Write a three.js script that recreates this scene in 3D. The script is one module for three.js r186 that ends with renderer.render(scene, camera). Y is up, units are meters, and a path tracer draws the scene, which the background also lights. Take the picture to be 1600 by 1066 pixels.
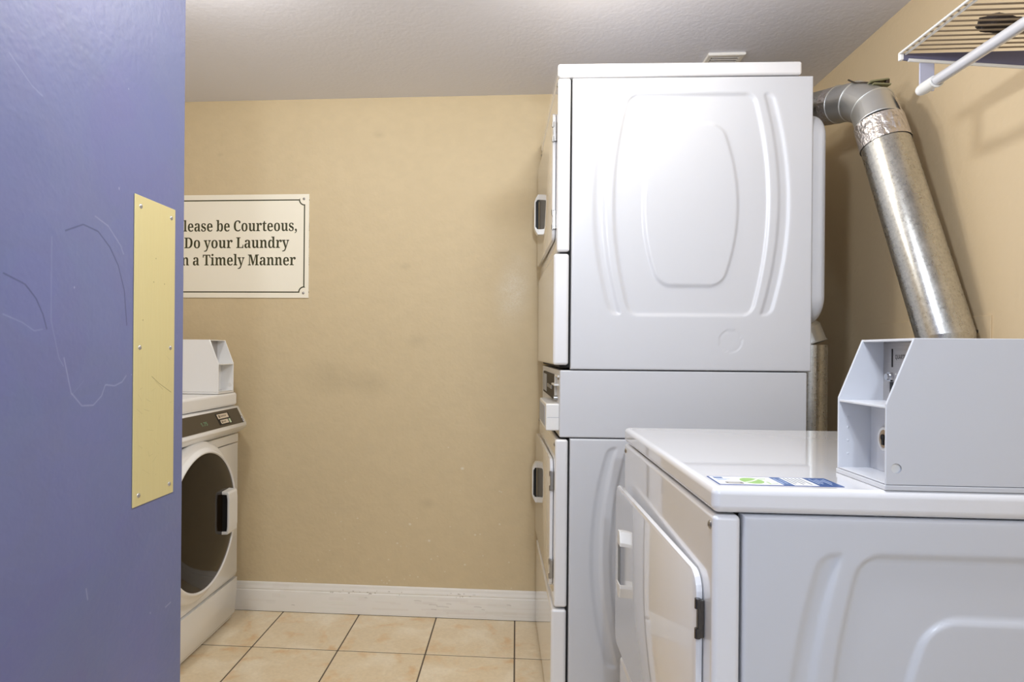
import * as THREE from 'three';
import { RoundedBoxGeometry } from 'three/addons/geometries/RoundedBoxGeometry.js';
import { mergeGeometries, toCreasedNormals } from 'three/addons/utils/BufferGeometryUtils.js';
import { RectAreaLightUniformsLib } from 'three/addons/lights/RectAreaLightUniformsLib.js';

RectAreaLightUniformsLib.init();
const scene = new THREE.Scene();

// ---------------------------------------------------------------- camera
const EYE = 1.06;
const camera = new THREE.PerspectiveCamera(2 * Math.atan(533 / 1000) * 180 / Math.PI, 1600 / 1066, 0.02, 60);
camera.position.set(0, EYE, 0);
camera.rotation.order = 'YXZ';
camera.rotation.set(0, 0.0747, 0.0084);
camera.setViewOffset(1600, 1066, 67.5, -16.8, 1600, 1066);
camera.updateProjectionMatrix();

// ---------------------------------------------------------------- light and exposure
const renderer = new THREE.WebGLRenderer({ antialias: true });
renderer.toneMapping = THREE.LinearToneMapping;
renderer.toneMappingExposure = 0.89;
renderer.shadowMap.enabled = true;
renderer.shadowMap.type = THREE.PCFSoftShadowMap;
scene.background = new THREE.Color(0x000000);

const ROOM_LAMP = 0.72, NEAR_FILL = 2.05, ROOM_LAMP_COLOUR = new THREE.Color(0.92, 0.98, 1.08), ROOM_GLOW = 8, ROOM_GLOW_COLOUR = new THREE.Color(1.0, 0.72, 0.22);
const HALL_FILL = 4.7, HALL_FILL_COLOUR = new THREE.Color(0.78, 0.87, 1.0);

// ---------------------------------------------------------------- helpers
const V = (x, y, z) => new THREE.Vector3(x, y, z);
function rng(seed) { let s = seed >>> 0; return () => { s = (s + 0x6D2B79F5) >>> 0; let t = s; t = Math.imul(t ^ (t >>> 15), t | 1); t ^= t + Math.imul(t ^ (t >>> 7), t | 61); return ((t ^ (t >>> 14)) >>> 0) / 4294967296; }; }
const rand = rng(77);
const used = new Map();
function numbered(name) { const n = used.get(name) || 0; used.set(name, n + 1); return n ? `${name}_${String(n).padStart(3, '0')}` : name; }
function shade(o) { o.traverse(c => { if (c.isMesh) { c.castShadow = true; c.receiveShadow = true; } }); return o; }
function thing(name, label, category, pos = [0, 0, 0], turn = 0, group) {
  const o = new THREE.Group(); o.name = numbered(name); o.position.set(...pos); o.rotation.y = turn;
  o.userData = { label, category }; if (group) o.userData.group = group;
  scene.add(o); return o;
}
function struct(name, geo, mat) { const m = new THREE.Mesh(join(geo), mat); m.name = name; m.userData = { kind: 'structure' }; shade(m); scene.add(m); return m; }
function structGroup(name) { const g = new THREE.Group(); g.name = name; g.userData = { kind: 'structure' }; scene.add(g); return g; }
function join(g) { if (!Array.isArray(g)) return g; if (g.length === 1) return g[0]; return mergeGeometries(g.map(x => { const q = x.index ? x.toNonIndexed() : x; for (const k of Object.keys(q.attributes)) if (!['position', 'normal', 'uv'].includes(k)) q.deleteAttribute(k); return q; })); }
function part(name, geo, mat, parent, label) { const m = new THREE.Mesh(join(geo), mat); m.name = name; if (label) m.userData.label = label; shade(m); parent.add(m); return m; }
// box between two corners, with rounded edges
function rb(x0, x1, y0, y1, z0, z1, r = 0.003, seg = 3) {
  const g = new RoundedBoxGeometry(x1 - x0, y1 - y0, z1 - z0, seg, Math.min(r, (x1 - x0) / 2.01, (y1 - y0) / 2.01, (z1 - z0) / 2.01));
  g.translate((x0 + x1) / 2, (y0 + y1) / 2, (z0 + z1) / 2); return boxUV(g);
}
function bx(x0, x1, y0, y1, z0, z1) { const g = new THREE.BoxGeometry(x1 - x0, y1 - y0, z1 - z0); g.translate((x0 + x1) / 2, (y0 + y1) / 2, (z0 + z1) / 2); return boxUV(g); }
// uv in metres, by the direction a face looks
function boxUV(g) {
  const p = g.attributes.position, n = g.attributes.normal, uv = new Float32Array(p.count * 2);
  for (let i = 0; i < p.count; i++) {
    const ax = Math.abs(n.getX(i)), ay = Math.abs(n.getY(i)), az = Math.abs(n.getZ(i));
    let u, v;
    if (ay >= ax && ay >= az) { u = p.getX(i); v = p.getZ(i); } else if (ax >= az) { u = p.getZ(i); v = p.getY(i); } else { u = p.getX(i); v = p.getY(i); }
    uv[2 * i] = u; uv[2 * i + 1] = v;
  }
  g.setAttribute('uv', new THREE.BufferAttribute(uv, 2)); return g;
}
function roundRect(w, h, r, cx = 0, cy = 0) {
  const s = new THREE.Shape(), x = cx - w / 2, y = cy - h / 2;
  s.moveTo(x + r, y); s.lineTo(x + w - r, y); s.absarc(x + w - r, y + r, r, -Math.PI / 2, 0); s.lineTo(x + w, y + h - r); s.absarc(x + w - r, y + h - r, r, 0, Math.PI / 2);
  s.lineTo(x + r, y + h); s.absarc(x + r, y + h - r, r, Math.PI / 2, Math.PI); s.lineTo(x, y + r); s.absarc(x + r, y + r, r, Math.PI, Math.PI * 1.5); return s;
}
function poly(pts) { const s = new THREE.Shape(); pts.forEach((p, i) => i ? s.lineTo(...p) : s.moveTo(...p)); s.closePath(); return s; }
function extrude(shape, depth, bevel = 0, seg = 2, curve = 10) {
  const g = new THREE.ExtrudeGeometry(shape, { depth: depth - 2 * bevel, bevelEnabled: bevel > 0, bevelThickness: bevel, bevelSize: bevel, bevelOffset: -bevel, bevelSegments: seg, curveSegments: curve });
  g.translate(0, 0, bevel); return g;
}
// a slab drawn in (z, y) whose outer face looks along -x and sits at x = front
function slabX(shape, depth, front, bevel) { const g = extrude(shape, depth, bevel); g.rotateY(-Math.PI / 2); g.translate(front + depth, 0, 0); return boxUV(g); }
function cyl(r, len, axis, pos, seg = 24, r2 = r) {
  const g = new THREE.CylinderGeometry(r2, r, len, seg);
  if (axis === 'x') g.rotateZ(-Math.PI / 2); if (axis === 'z') g.rotateX(Math.PI / 2);
  g.translate(...pos); return g;
}
function rod(a, b, r, seg = 10) {
  const d = V(...b).sub(V(...a)), g = new THREE.CylinderGeometry(r, r, d.length(), seg);
  g.applyQuaternion(new THREE.Quaternion().setFromUnitVectors(V(0, 1, 0), d.clone().normalize()));
  g.translate((a[0] + b[0]) / 2, (a[1] + b[1]) / 2, (a[2] + b[2]) / 2); return g;
}
function lathe(pts, seg = 40) { return new THREE.LatheGeometry(pts.map(p => new THREE.Vector2(...p)), seg); }

// ---------------------------------------------------------------- textures
const sst = (a, b, x) => { const t = Math.min(1, Math.max(0, (x - a) / (b - a))); return t * t * (3 - 2 * t); };
function lattice(seed) { const r = rng(seed), n = 256, a = new Float32Array(n * n); for (let i = 0; i < n * n; i++) a[i] = r(); return a; }
const LAT = lattice(5);
function vnoise(x, y, px, py) {           // value noise, periodic in px, py cells
  const xi = Math.floor(x), yi = Math.floor(y), fx = x - xi, fy = y - yi, sx = fx * fx * (3 - 2 * fx), sy = fy * fy * (3 - 2 * fy);
  const m = (a, n) => ((a % n) + n) % n, L = (i, j) => LAT[(m(j, py) * 37 + 11) % 256 * 256 + (m(i, px) * 53 + 7) % 256];
  const a = L(xi, yi), b = L(xi + 1, yi), c = L(xi, yi + 1), d = L(xi + 1, yi + 1);
  return (a + (b - a) * sx) * (1 - sy) + (c + (d - c) * sx) * sy;
}
function fbm(u, v, cells, oct = 4) { let s = 0, a = 0.5, t = 0; for (let o = 0; o < oct; o++) { const c = cells << o; s += a * vnoise(u * c, v * c, c, c); t += a; a *= 0.5; } return s / t; }
function texture(w, h, fn, srgb, rep) {
  const d = new Uint8Array(w * h * 4);
  for (let j = 0; j < h; j++) for (let i = 0; i < w; i++) { const c = fn(i / w, j / h), k = (j * w + i) * 4; for (let q = 0; q < 3; q++) d[k + q] = Math.max(0, Math.min(255, c[q])); d[k + 3] = 255; }
  const t = new THREE.DataTexture(d, w, h, THREE.RGBAFormat); t.magFilter = THREE.LinearFilter; t.minFilter = THREE.LinearMipmapLinearFilter; t.generateMipmaps = true;
  t.wrapS = t.wrapT = THREE.RepeatWrapping; if (srgb) t.colorSpace = THREE.SRGBColorSpace; if (rep) t.repeat.set(...rep); t.needsUpdate = true; return t;
}
function canvasTex(w, h, draw) {
  const c = document.createElement('canvas'); c.width = w; c.height = h; const g = c.getContext('2d'); draw(g, w, h);
  const t = new THREE.CanvasTexture(c); t.colorSpace = THREE.SRGBColorSpace; t.anisotropy = 8; return t;
}
function again(t, sx, sy) { const c = t.clone(); c.repeat.set(sx, sy); c.needsUpdate = true; return c; }

const orangePeel = texture(512, 512, (u, v) => { const a = fbm(u, v, 48, 2), b = fbm(u + 0.3, v + 0.7, 24, 2); const k = 255 * Math.min(1, Math.max(0, (a - 0.35) * 1.6 * 0.6 + b * 0.4)); return [k, k, k]; }, false);

// ---------------------------------------------------------------- materials
const std = (o) => new THREE.MeshStandardMaterial(o);
const phys = (o) => new THREE.MeshPhysicalMaterial(o);
const hex = (h) => new THREE.Color(h);
const WALL = '#dcc6a1';
const M = {
  wall: std({ color: WALL, roughness: 0.62, bumpMap: again(orangePeel, 2, 2), bumpScale: 0.0005 }),
  hallPaint: std({ color: '#e4e7ec', roughness: 0.7, bumpMap: again(orangePeel, 2, 2), bumpScale: 0.0005 }),
  ceiling: std({ color: '#e6e6ee', roughness: 0.85, bumpMap: again(orangePeel, 2.2, 2.2), bumpScale: 0.0005 }),
  enamel: phys({ color: '#ecebec', roughness: 0.24, clearcoat: 1, clearcoatRoughness: 0.04 }),
  enamelSatin: phys({ color: '#d4d5d9', roughness: 0.42, clearcoat: 0.25, clearcoatRoughness: 0.2 }),
  enamelLifted: phys({ color: '#f6f5f3', roughness: 0.3, clearcoat: 0.6, clearcoatRoughness: 0.12 }),  // whiter copy of the enamel, making up for weak light on the washer
  plastic: phys({ color: '#eceae6', roughness: 0.35, clearcoat: 0.3, clearcoatRoughness: 0.2 }),
  gap: std({ color: '#2a2826', roughness: 0.9 }),
  black: std({ color: '#0d0d0f', roughness: 0.55 }),
  chrome: std({ color: '#c9c9cb', roughness: 0.2, metalness: 1 }),
  hinge: std({ color: '#6d6b68', roughness: 0.25, metalness: 1 }),
  steel: std({ color: '#a9a7a4', roughness: 0.35, metalness: 1 }),
  trim: std({ color: '#f1ede6', roughness: 0.42 }),
  grout: std({ color: '#6f6253', roughness: 0.95 }),
  brown: std({ color: '#2b2015', roughness: 0.65 }),
  greyPlastic: std({ color: '#a9adb5', roughness: 0.5 }),
  rail: std({ color: '#e4e2dc', roughness: 0.35 }),
  bracket: std({ color: '#70708a', roughness: 0.4, metalness: 0.3 }),
};

// ---------------------------------------------------------------- the room shell
const XL = -1.85, XR = 1.12, ZB = -2.543, ZF = 0.02, CEIL = 2.08, T = 0.1;
const HALL = { x0: -1.1, x1: 1.5, z1: 1.75 };

// floor: a grout bed with every tile laid on it
const floor = struct('floor', bx(XL - T, HALL.x1 + T, -0.08, -0.0011, ZB - T, HALL.z1 + T), M.grout);
{
  const P = 0.3117, W = P - 0.0052;
  const tileGeo = extrude(roundRect(W, W, 0.003), 0.008, 0.0009, 1, 2); tileGeo.rotateX(-Math.PI / 2); tileGeo.translate(0, -0.008, 0);
  { const p = tileGeo.attributes.position, uv = new Float32Array(p.count * 2); for (let i = 0; i < p.count; i++) { uv[2 * i] = p.getX(i) / P + 0.5; uv[2 * i + 1] = p.getZ(i) / P + 0.5; } tileGeo.setAttribute('uv', new THREE.BufferAttribute(uv, 2)); }
  const mats = [0, 1, 2, 3, 4].map(k => {
    const map = texture(256, 256, (u, v) => {
      const wx = fbm(u + k * 0.17, v, 3, 3), wy = fbm(u, v + 0.4 + k * 0.13, 3, 3);
      const a = fbm(u + wx * 0.5 + k * 0.31, v + wy * 0.5, 3, 5), b = fbm(u + k * 0.2, v + wx * 0.3, 6, 4), f = fbm(u, v, 40, 2);
      const t = Math.min(1, Math.max(0, (a - 0.34) * 2.6)), o = Math.min(1, Math.max(0, (b - 0.52) * 3.2)), n = (f - 0.5) * 12;
      return [238 + t * 12 - o * 6 + n, 219 + t * 18 - o * 20 + n, 186 + t * 26 - o * 32 + n];
    }, true);
    return std({ map, roughness: 0.42, bumpMap: again(orangePeel, 1, 1), bumpScale: 0.0004 });
  });
  for (let i = -6; i <= 4; i++) for (let j = -1; j <= 8; j++) {
    const x0 = 0.001 + (i - 1) * P, z0 = -2.222 + (j - 1) * P;     // near-left corner grid
    const cx = x0 + P / 2, cz = z0 + P / 2;
    if (cx < XL - 0.1 || cx > XR + 0.12 || cz < ZB - 0.1 || cz > 0.35) continue;
    const t = part('tile', tileGeo, mats[Math.floor(rand() * 5)], floor);
    t.name = numbered('tile'); t.position.set(cx, 0, cz); t.rotation.y = Math.floor(rand() * 4) * Math.PI / 2;
  }
}
struct('ceiling', bx(XL - T, HALL.x1 + T, CEIL, CEIL + T, ZB - T, HALL.z1 + T), M.ceiling);

// back wall: paint with nicks, a pale scuffed patch and faint rubs of its own
{
  const X0 = XL - T, X1 = XR + T, W = X1 - X0, H = CEIL + 0.1, r = rng(31);
  const specks = [[-0.213, 0.593, 5], [-0.422, 0.365, 4], [-0.344, 0.301, 4], [-0.27, 0.676, 2], [-0.473, 0.287, 3], [-0.063, 0.375, 3], [-0.63, 0.282, 2], [-0.16, 0.33, 3], [-0.2, 0.21, 3], [-0.31, 0.24, 2], [-0.52, 0.33, 2], [-0.26, 0.36, 2]];
  for (let i = 0; i < 46; i++) specks.push([-0.9 + r() * 0.95, 0.12 + r() * r() * 0.6, 1 + r() * 1.4]);
  const dark = [[-0.6, 0.93, 22], [-0.45, 1.4, 6], [-0.56, 1.93, 7], [-0.75, 0.95, 30], [-0.35, 0.45, 9], [-1.22, 1.86, 4], [-0.4, 1.1, 12]];
  const w = 1536, h = 1024, mmx = W / w, mmy = H / h;
  const base = hex(WALL).convertLinearToSRGB();
  const map = texture(w, h, (u, v) => {
    const x = X0 + u * W, y = v * H;
    let k = 1 + (fbm(u * 1.0, v, 5, 3) - 0.5) * 0.022 + (fbm(u, v, 90, 2) - 0.5) * 0.025, white = 0;
    for (const [sx, sy, s] of specks) { const q = Math.hypot((x - sx) / 1.2, y - sy) / (s * 0.0011); if (q < 1.4) white = Math.max(white, Math.min(1, 1.4 - q) * 0.7); }
    { const q = Math.hypot((x + 0.015 - (y - 1.3) * 0.1) / 0.1, (y - 1.3) / 0.21); if (q < 1) white = Math.max(white, sst(0, 1, 1 - q) * (0.12 + 0.5 * r()) * (0.35 + fbm(u, v, 60, 2))); }
    for (const [sx, sy, s] of dark) { const q = Math.hypot((x - sx) / 1.6, y - sy) / (s * 0.003); if (q < 1) k -= (1 - q) * 0.05; }
    const c = [214, 194, 156].map((b, i) => (b * k) * (1 - white) + [236, 230, 218][i] * white); return c;
  }, true);
  const geo = new THREE.BoxGeometry(W, H, T); geo.translate((X0 + X1) / 2, H / 2 - 0.05, ZB - T / 2);
  { const p = geo.attributes.position, uv = new Float32Array(p.count * 2); for (let i = 0; i < p.count; i++) { uv[2 * i] = (p.getX(i) - X0) / W; uv[2 * i + 1] = p.getY(i) / H; } geo.setAttribute('uv', new THREE.BufferAttribute(uv, 2)); }
  struct('wall_back', geo, std({ map, roughness: 0.6, bumpMap: again(orangePeel, W * 2, H * 2), bumpScale: 0.0005 }));
}
const wallRight = struct('wall_right', bx(XR, XR + T, -0.05, CEIL + 0.05, ZB - T, 0.02), M.wall);
struct('wall_left', bx(XL - T, XL, -0.05, CEIL + 0.05, ZB - T, 0.16), M.wall);
struct('wall_front', [bx(XL - T, -0.53, -0.05, CEIL + 0.05, ZF, ZF + 0.12), bx(0.46, HALL.x1 + T, -0.05, CEIL + 0.05, ZF, ZF + 0.12), bx(-0.53, 0.46, 2.05, CEIL + 0.05, ZF, ZF + 0.12)], M.hallPaint);
// the hall the picture is taken from
struct('wall_hall_left', bx(HALL.x0 - T, HALL.x0, -0.05, CEIL + 0.05, ZF + 0.1, HALL.z1 + T), M.hallPaint);
struct('wall_hall_right', bx(HALL.x1, HALL.x1 + T, -0.05, CEIL + 0.05, ZF, HALL.z1 + T), M.hallPaint);
struct('wall_hall_back', bx(HALL.x0 - T, HALL.x1 + T, -0.05, CEIL + 0.05, HALL.z1, HALL.z1 + T), M.hallPaint);

// painted-over cover plate in the right wall
part('cover_plate', rb(XR - 0.004, XR + 0.002, 0.93, 1.157, -2.06, -1.6, 0.0015), M.wall, wallRight);
part('screw', cyl(0.004, 0.002, 'x', [XR - 0.0045, 1.12, -1.643], 12), M.steel, wallRight);

// skirting boards with a stepped, rounded top
function skirting(len) {
  const s = new THREE.Shape(); s.moveTo(0, 0); s.lineTo(0.015, 0); s.lineTo(0.015, 0.079); s.quadraticCurveTo(0.0145, 0.083, 0.0115, 0.0845); s.lineTo(0.0118, 0.087); s.quadraticCurveTo(0.0135, 0.09, 0.012, 0.094); s.quadraticCurveTo(0.0085, 0.099, 0.008, 0.106); s.quadraticCurveTo(0.0075, 0.1125, 0.004, 0.1135); s.lineTo(0, 0.1135); s.closePath();
  return boxUV(toCreasedNormals(new THREE.ExtrudeGeometry(s, { depth: len, bevelEnabled: false, curveSegments: 8 }), 0.5));
}
{
  const trimMap = canvasTex(2048, 80, (g, w, h) => {
    g.fillStyle = '#f3eee5'; g.fillRect(0, 0, w, h); const r = rng(12), X = x => (x - XL) / (XR - XL) * w, Y = y => h - y / 0.12 * h;
    for (let i = 0; i < 160; i++) { g.fillStyle = `rgba(190,176,156,${0.03 + r() * 0.05})`; g.fillRect(r() * w, r() * h, 20 + r() * 90, 2 + r() * 8); }
    for (const [x, y, l] of [[-0.34, 0.052, 0.035], [-0.31, 0.046, 0.05], [-0.27, 0.058, 0.02], [-0.4, 0.066, 0.03], [-0.13, 0.04, 0.012], [-0.16, 0.05, 0.03], [-0.03, 0.062, 0.016], [-0.33, 0.034, 0.02], [-0.6, 0.07, 0.012], [-0.9, 0.03, 0.014]]) { g.strokeStyle = 'rgba(104,92,80,0.3)'; g.lineWidth = 1.2; g.beginPath(); g.moveTo(X(x), Y(y)); g.quadraticCurveTo(X(x + l / 2), Y(y) - 1, X(x + l), Y(y) + 1); g.stroke(); }
    for (let i = 0; i < 30; i++) { g.fillStyle = 'rgba(120,104,86,0.4)'; g.fillRect(X(-0.75 + r() * 0.6), Y(0.084 + r() * 0.016), 1 + r() * 5, 1 + r() * 1.5); }
  });
  const g = skirting(XR - XL); g.rotateY(-Math.PI / 2);
  // profile x -> +z, length along x
  g.computeBoundingBox(); const bb = g.boundingBox; g.translate(XL - bb.min.x, 0.0022, ZB - bb.min.z);
  { const p = g.attributes.position, uv = new Float32Array(p.count * 2); for (let i = 0; i < p.count; i++) { uv[2 * i] = (p.getX(i) - XL) / (XR - XL); uv[2 * i + 1] = p.getY(i) / 0.12; } g.setAttribute('uv', new THREE.BufferAttribute(uv, 2)); }
  struct('baseboard_back', g, std({ map: trimMap, roughness: 0.42 }));
  const r = skirting(-ZB - 0.02); r.translate(0, 0, ZB + 0.015); const r2 = r.clone(); r.scale(-1, 1, 1); { const idx = r.attributes.position; const n = idx.count; for (const k of ['position', 'normal', 'uv']) { const a = r.attributes[k], s = a.itemSize; for (let i = 0; i < n; i += 3) for (let c = 0; c < s; c++) { const t = a.array[(i + 1) * s + c]; a.array[(i + 1) * s + c] = a.array[(i + 2) * s + c]; a.array[(i + 2) * s + c] = t; } } }
  r.computeVertexNormals(); r.translate(XR, 0, 0); struct('baseboard_right', toCreasedNormals(r, 0.5), M.trim);
  r2.translate(XL, 0, 0); struct('baseboard_left', r2, M.trim);
}

// ---------------------------------------------------------------- the blue door, standing open at the left
{
  const L = 0.914, HGT = 2.03, TH = 0.044, y0 = 0.008;
  const door = structGroup('door_1'); door.position.set(-0.499, 0, -0.012); door.rotation.y = 0.0;   // hinge line; the leaf runs along local -z
  // scratches given in metres: [z along the leaf, height]
  const S = [
    { p: [[0.66, 1.19], [0.69, 1.203], [0.716, 1.2], [0.738, 1.185], [0.755, 1.165], [0.768, 1.135], [0.774, 1.09]], c: 'rgba(44,48,78,0.5)', w: 1.5 },
    { p: [[0.71, 1.217], [0.735, 1.21], [0.76, 1.19], [0.766, 1.18]], c: 'rgba(190,192,205,0.38)', w: 1.2 },
    { p: [[0.575, 1.133], [0.603, 1.125], [0.618, 1.112], [0.628, 1.096], [0.634, 1.08]], c: 'rgba(48,52,82,0.48)', w: 1.5 },
    { p: [[0.575, 1.093], [0.6, 1.086], [0.616, 1.078], [0.628, 1.08]], c: 'rgba(160,165,190,0.36)', w: 1.1 },
    { p: [[0.66, 1.05], [0.672, 1.01], [0.69, 0.994], [0.71, 0.993], [0.725, 1.003], [0.732, 1.016]], c: 'rgba(178,182,202,0.42)', w: 1.4 },
    { p: [[0.732, 1.016], [0.75, 1.014], [0.765, 1.018], [0.774, 1.026]], c: 'rgba(182,186,205,0.42)', w: 1.4 },
    { p: [[0.64, 1.18], [0.64, 1.09], [0.652, 1.05], [0.66, 1.04]], c: 'rgba(150,156,184,0.35)', w: 1.2 },
    { p: [[0.58, 1.35], [0.61, 1.33], [0.625, 1.325]], c: 'rgba(160,164,188,0.4)', w: 1.2 },
    { p: [[0.70, 0.78], [0.703, 0.765]], c: 'rgba(190,192,205,0.4)', w: 1.6 },
    { p: [[0.87, 0.69], [0.885, 0.692]], c: 'rgba(190,192,205,0.5)', w: 1.6 },
  ];
  const map = canvasTex(900, 2048, (g, w, h) => {
    g.fillStyle = '#6b7090'; g.fillRect(0, 0, w, h);
    const r = rng(9);
    for (let i = 0; i < 900; i++) { const a = 0.015 + r() * 0.02; g.fillStyle = r() > 0.5 ? `rgba(120,126,178,${a})` : `rgba(80,86,136,${a})`; const s = 20 + r() * 90; g.beginPath(); g.ellipse(r() * w, r() * h, s, s * (0.6 + r()), r() * 3, 0, 7); g.fill(); }
    const X = z => z / L * w, Y = y => h - (y - y0) / HGT * h;
    for (const s of S) { g.strokeStyle = s.c; g.lineWidth = s.w; g.lineJoin = 'round'; g.beginPath(); s.p.forEach(([z, y], i) => i ? g.lineTo(X(z), Y(y)) : g.moveTo(X(z), Y(y))); g.stroke(); }
    for (let i = 0; i < 40; i++) { g.fillStyle = 'rgba(200,202,214,0.55)'; g.fillRect(r() * w, r() * h, 1.5, 1.5 + r() * 2); }
    for (let i = 0; i < 24; i++) { g.strokeStyle = `rgba(170,174,200,${0.1 + r() * 0.18})`; g.lineWidth = 0.9; const x = r() * w, y = r() * h; g.beginPath(); g.moveTo(x, y); g.lineTo(x + (r() - 0.5) * 60, y + r() * 40); g.stroke(); }
  });
  const leaf = rb(-TH, 0, y0, y0 + HGT, -L, 0, 0.002, 2);
  { const p = leaf.attributes.position, uv = new Float32Array(p.count * 2); for (let i = 0; i < p.count; i++) { uv[2 * i] = -p.getZ(i) / L; uv[2 * i + 1] = (p.getY(i) - y0) / HGT; } leaf.setAttribute('uv', new THREE.BufferAttribute(uv, 2)); }
  part('door_leaf', leaf, phys({ map, roughness: 0.38, bumpMap: again(orangePeel, 3.2, 7.2), bumpScale: 0.00022, clearcoat: 0.12, clearcoatRoughness: 0.35 }), door);
  const brass = canvasTex(256, 1024, (g, w, h) => {
    g.fillStyle = '#e0cf92'; g.fillRect(0, 0, w, h); const r = rng(4);
    for (let i = 0; i < 900; i++) { g.fillStyle = r() > 0.5 ? 'rgba(255,246,206,0.05)' : 'rgba(176,156,96,0.05)'; g.fillRect(r() * w, r() * h, 1, 30 + r() * 160); }
    const line = (pts, c, lw) => { g.strokeStyle = c; g.lineWidth = lw; g.beginPath(); pts.forEach(([a, b], i) => i ? g.lineTo(a * w, b * h) : g.moveTo(a * w, b * h)); g.stroke(); };
    line([[0.42, 0.585], [0.6, 0.61], [0.92, 0.645]], 'rgba(120,104,60,0.8)', 1.6); line([[0.5, 0.60], [0.7, 0.632]], 'rgba(120,104,60,0.5)', 1);
    for (let i = 0; i < 26; i++) { const a = r(), b = 0.4 + r() * 0.55; line([[a, b], [a + (r() - 0.4) * 0.3, b + r() * 0.025]], `rgba(120,104,60,${0.15 + r() * 0.3})`, 0.8); }
    for (const [a, b] of [[0.5, 0.19], [0.72, 0.27], [0.45, 0.27], [0.2, 0.4]]) { g.fillStyle = 'rgba(110,92,50,0.6)'; g.beginPath(); g.arc(a * w, b * h, 2.2, 0, 7); g.fill(); }
  });
  const pl = rb(0, 0.0016, 0.852, 1.263, -0.886, -0.787, 0.0007, 2);
  { const p = pl.attributes.position, uv = new Float32Array(p.count * 2); for (let i = 0; i < p.count; i++) { uv[2 * i] = (-p.getZ(i) - 0.787) / 0.099; uv[2 * i + 1] = (p.getY(i) - 0.852) / 0.411; } pl.setAttribute('uv', new THREE.BufferAttribute(uv, 2)); }
  const plate = part('push_plate', pl, phys({ map: brass, roughness: 0.42, metalness: 0.35, clearcoat: 0.2, clearcoatRoughness: 0.3 }), door, 'pale brass push plate');
  for (const [y, zz] of [[1.249, 0.8], [1.249, 0.875], [1.062, 0.8], [1.062, 0.875], [0.866, 0.8], [0.866, 0.875]]) {
    const g = lathe([[0, 0.0016], [0.0018, 0.0014], [0.0031, 0.0006], [0.0033, 0]], 16); g.rotateZ(-Math.PI / 2); g.translate(0.0016, y, -zz); part('screw', g, M.chrome, plate);
  }
  shade(door);
}

// ---------------------------------------------------------------- tumble dryers
// Local frame of a machine: front plane x = 0 looking along -x, depth along +x, near side z = 0, far side z = -0.686.
const WID = 0.686;
function stampHeight(x, y, yTop, knock) {
  const cx = 0.366, tT = yTop - 0.05, tB = yTop - 0.672, t = Math.min(1, Math.max(0, (tT - y) / (tT - tB)));
  const bow = 4 * t * (1 - t);
  const inside = (xl, top, bot, r) => { const dx = Math.min(x - xl, 2 * cx - xl - x), dy = Math.min(top - y, y - bot); return r - Math.hypot(Math.max(r - dx, 0), Math.max(r - dy, 0)) + Math.min(0, 0); };
  let h = 0;
  const dm = Math.min(inside(0.1935 + 0.004 * t - 0.044 * bow, tT, tB, 0.024), 0.03);
  h -= 0.0055 * sst(-0.0045, 0.0045, dm);
  const ti = Math.min(1, Math.max(0, (tT - 0.082 - y) / 0.458)), bi = 4 * ti * (1 - ti);
  const di = Math.min(inside(0.283 - 0.004 * ti - 0.046 * bi, tT - 0.082, tB + 0.082, 0.034), 0.03);
  h += 0.0045 * sst(-0.0045, 0.0045, di);
  // the shallow bowed channel on each side of the big field
  const xx = x < cx ? x : 2 * cx - x;
  const l = 0.142 + 0.002 * t - 0.047 * bow, rr = 0.166 + 0.006 * t - 0.045 * bow;
  const dyb = Math.min(tT + 0.001 - y, y - tB), rad = 0.018, ddx = Math.min(xx - l, (rr - xx) * 1.0 + 0.0);
  const db = rad - Math.hypot(Math.max(rad - (xx - l), 0), Math.max(rad - dyb, 0));
  h -= 0.0042 * sst(-0.006, 0.007, db) * (1 - sst(-0.007, 0.004, xx - rr)) * sst(-0.004, 0.004, dyb);
  if (knock) { const d = Math.hypot(x - 0.479, y - (yTop - 0.745)) - 0.0305; h -= 0.0016 * (1 - sst(0.0002, 0.0022, Math.abs(d))) + 0.0008 * (1 - sst(-0.002, 0, d)); }
  return h;
}
function gridLines(a, b, step, r) { const L = []; const e = [0, 0.15, 0.35, 0.6, 1].map(t => t * r); for (const q of e) L.push(a + q); const n = Math.ceil((b - a - 2 * r) / step); for (let i = 1; i < n; i++) L.push(a + r + (b - a - 2 * r) * i / n); for (const q of e.slice().reverse()) L.push(b - q); return L; }
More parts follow.
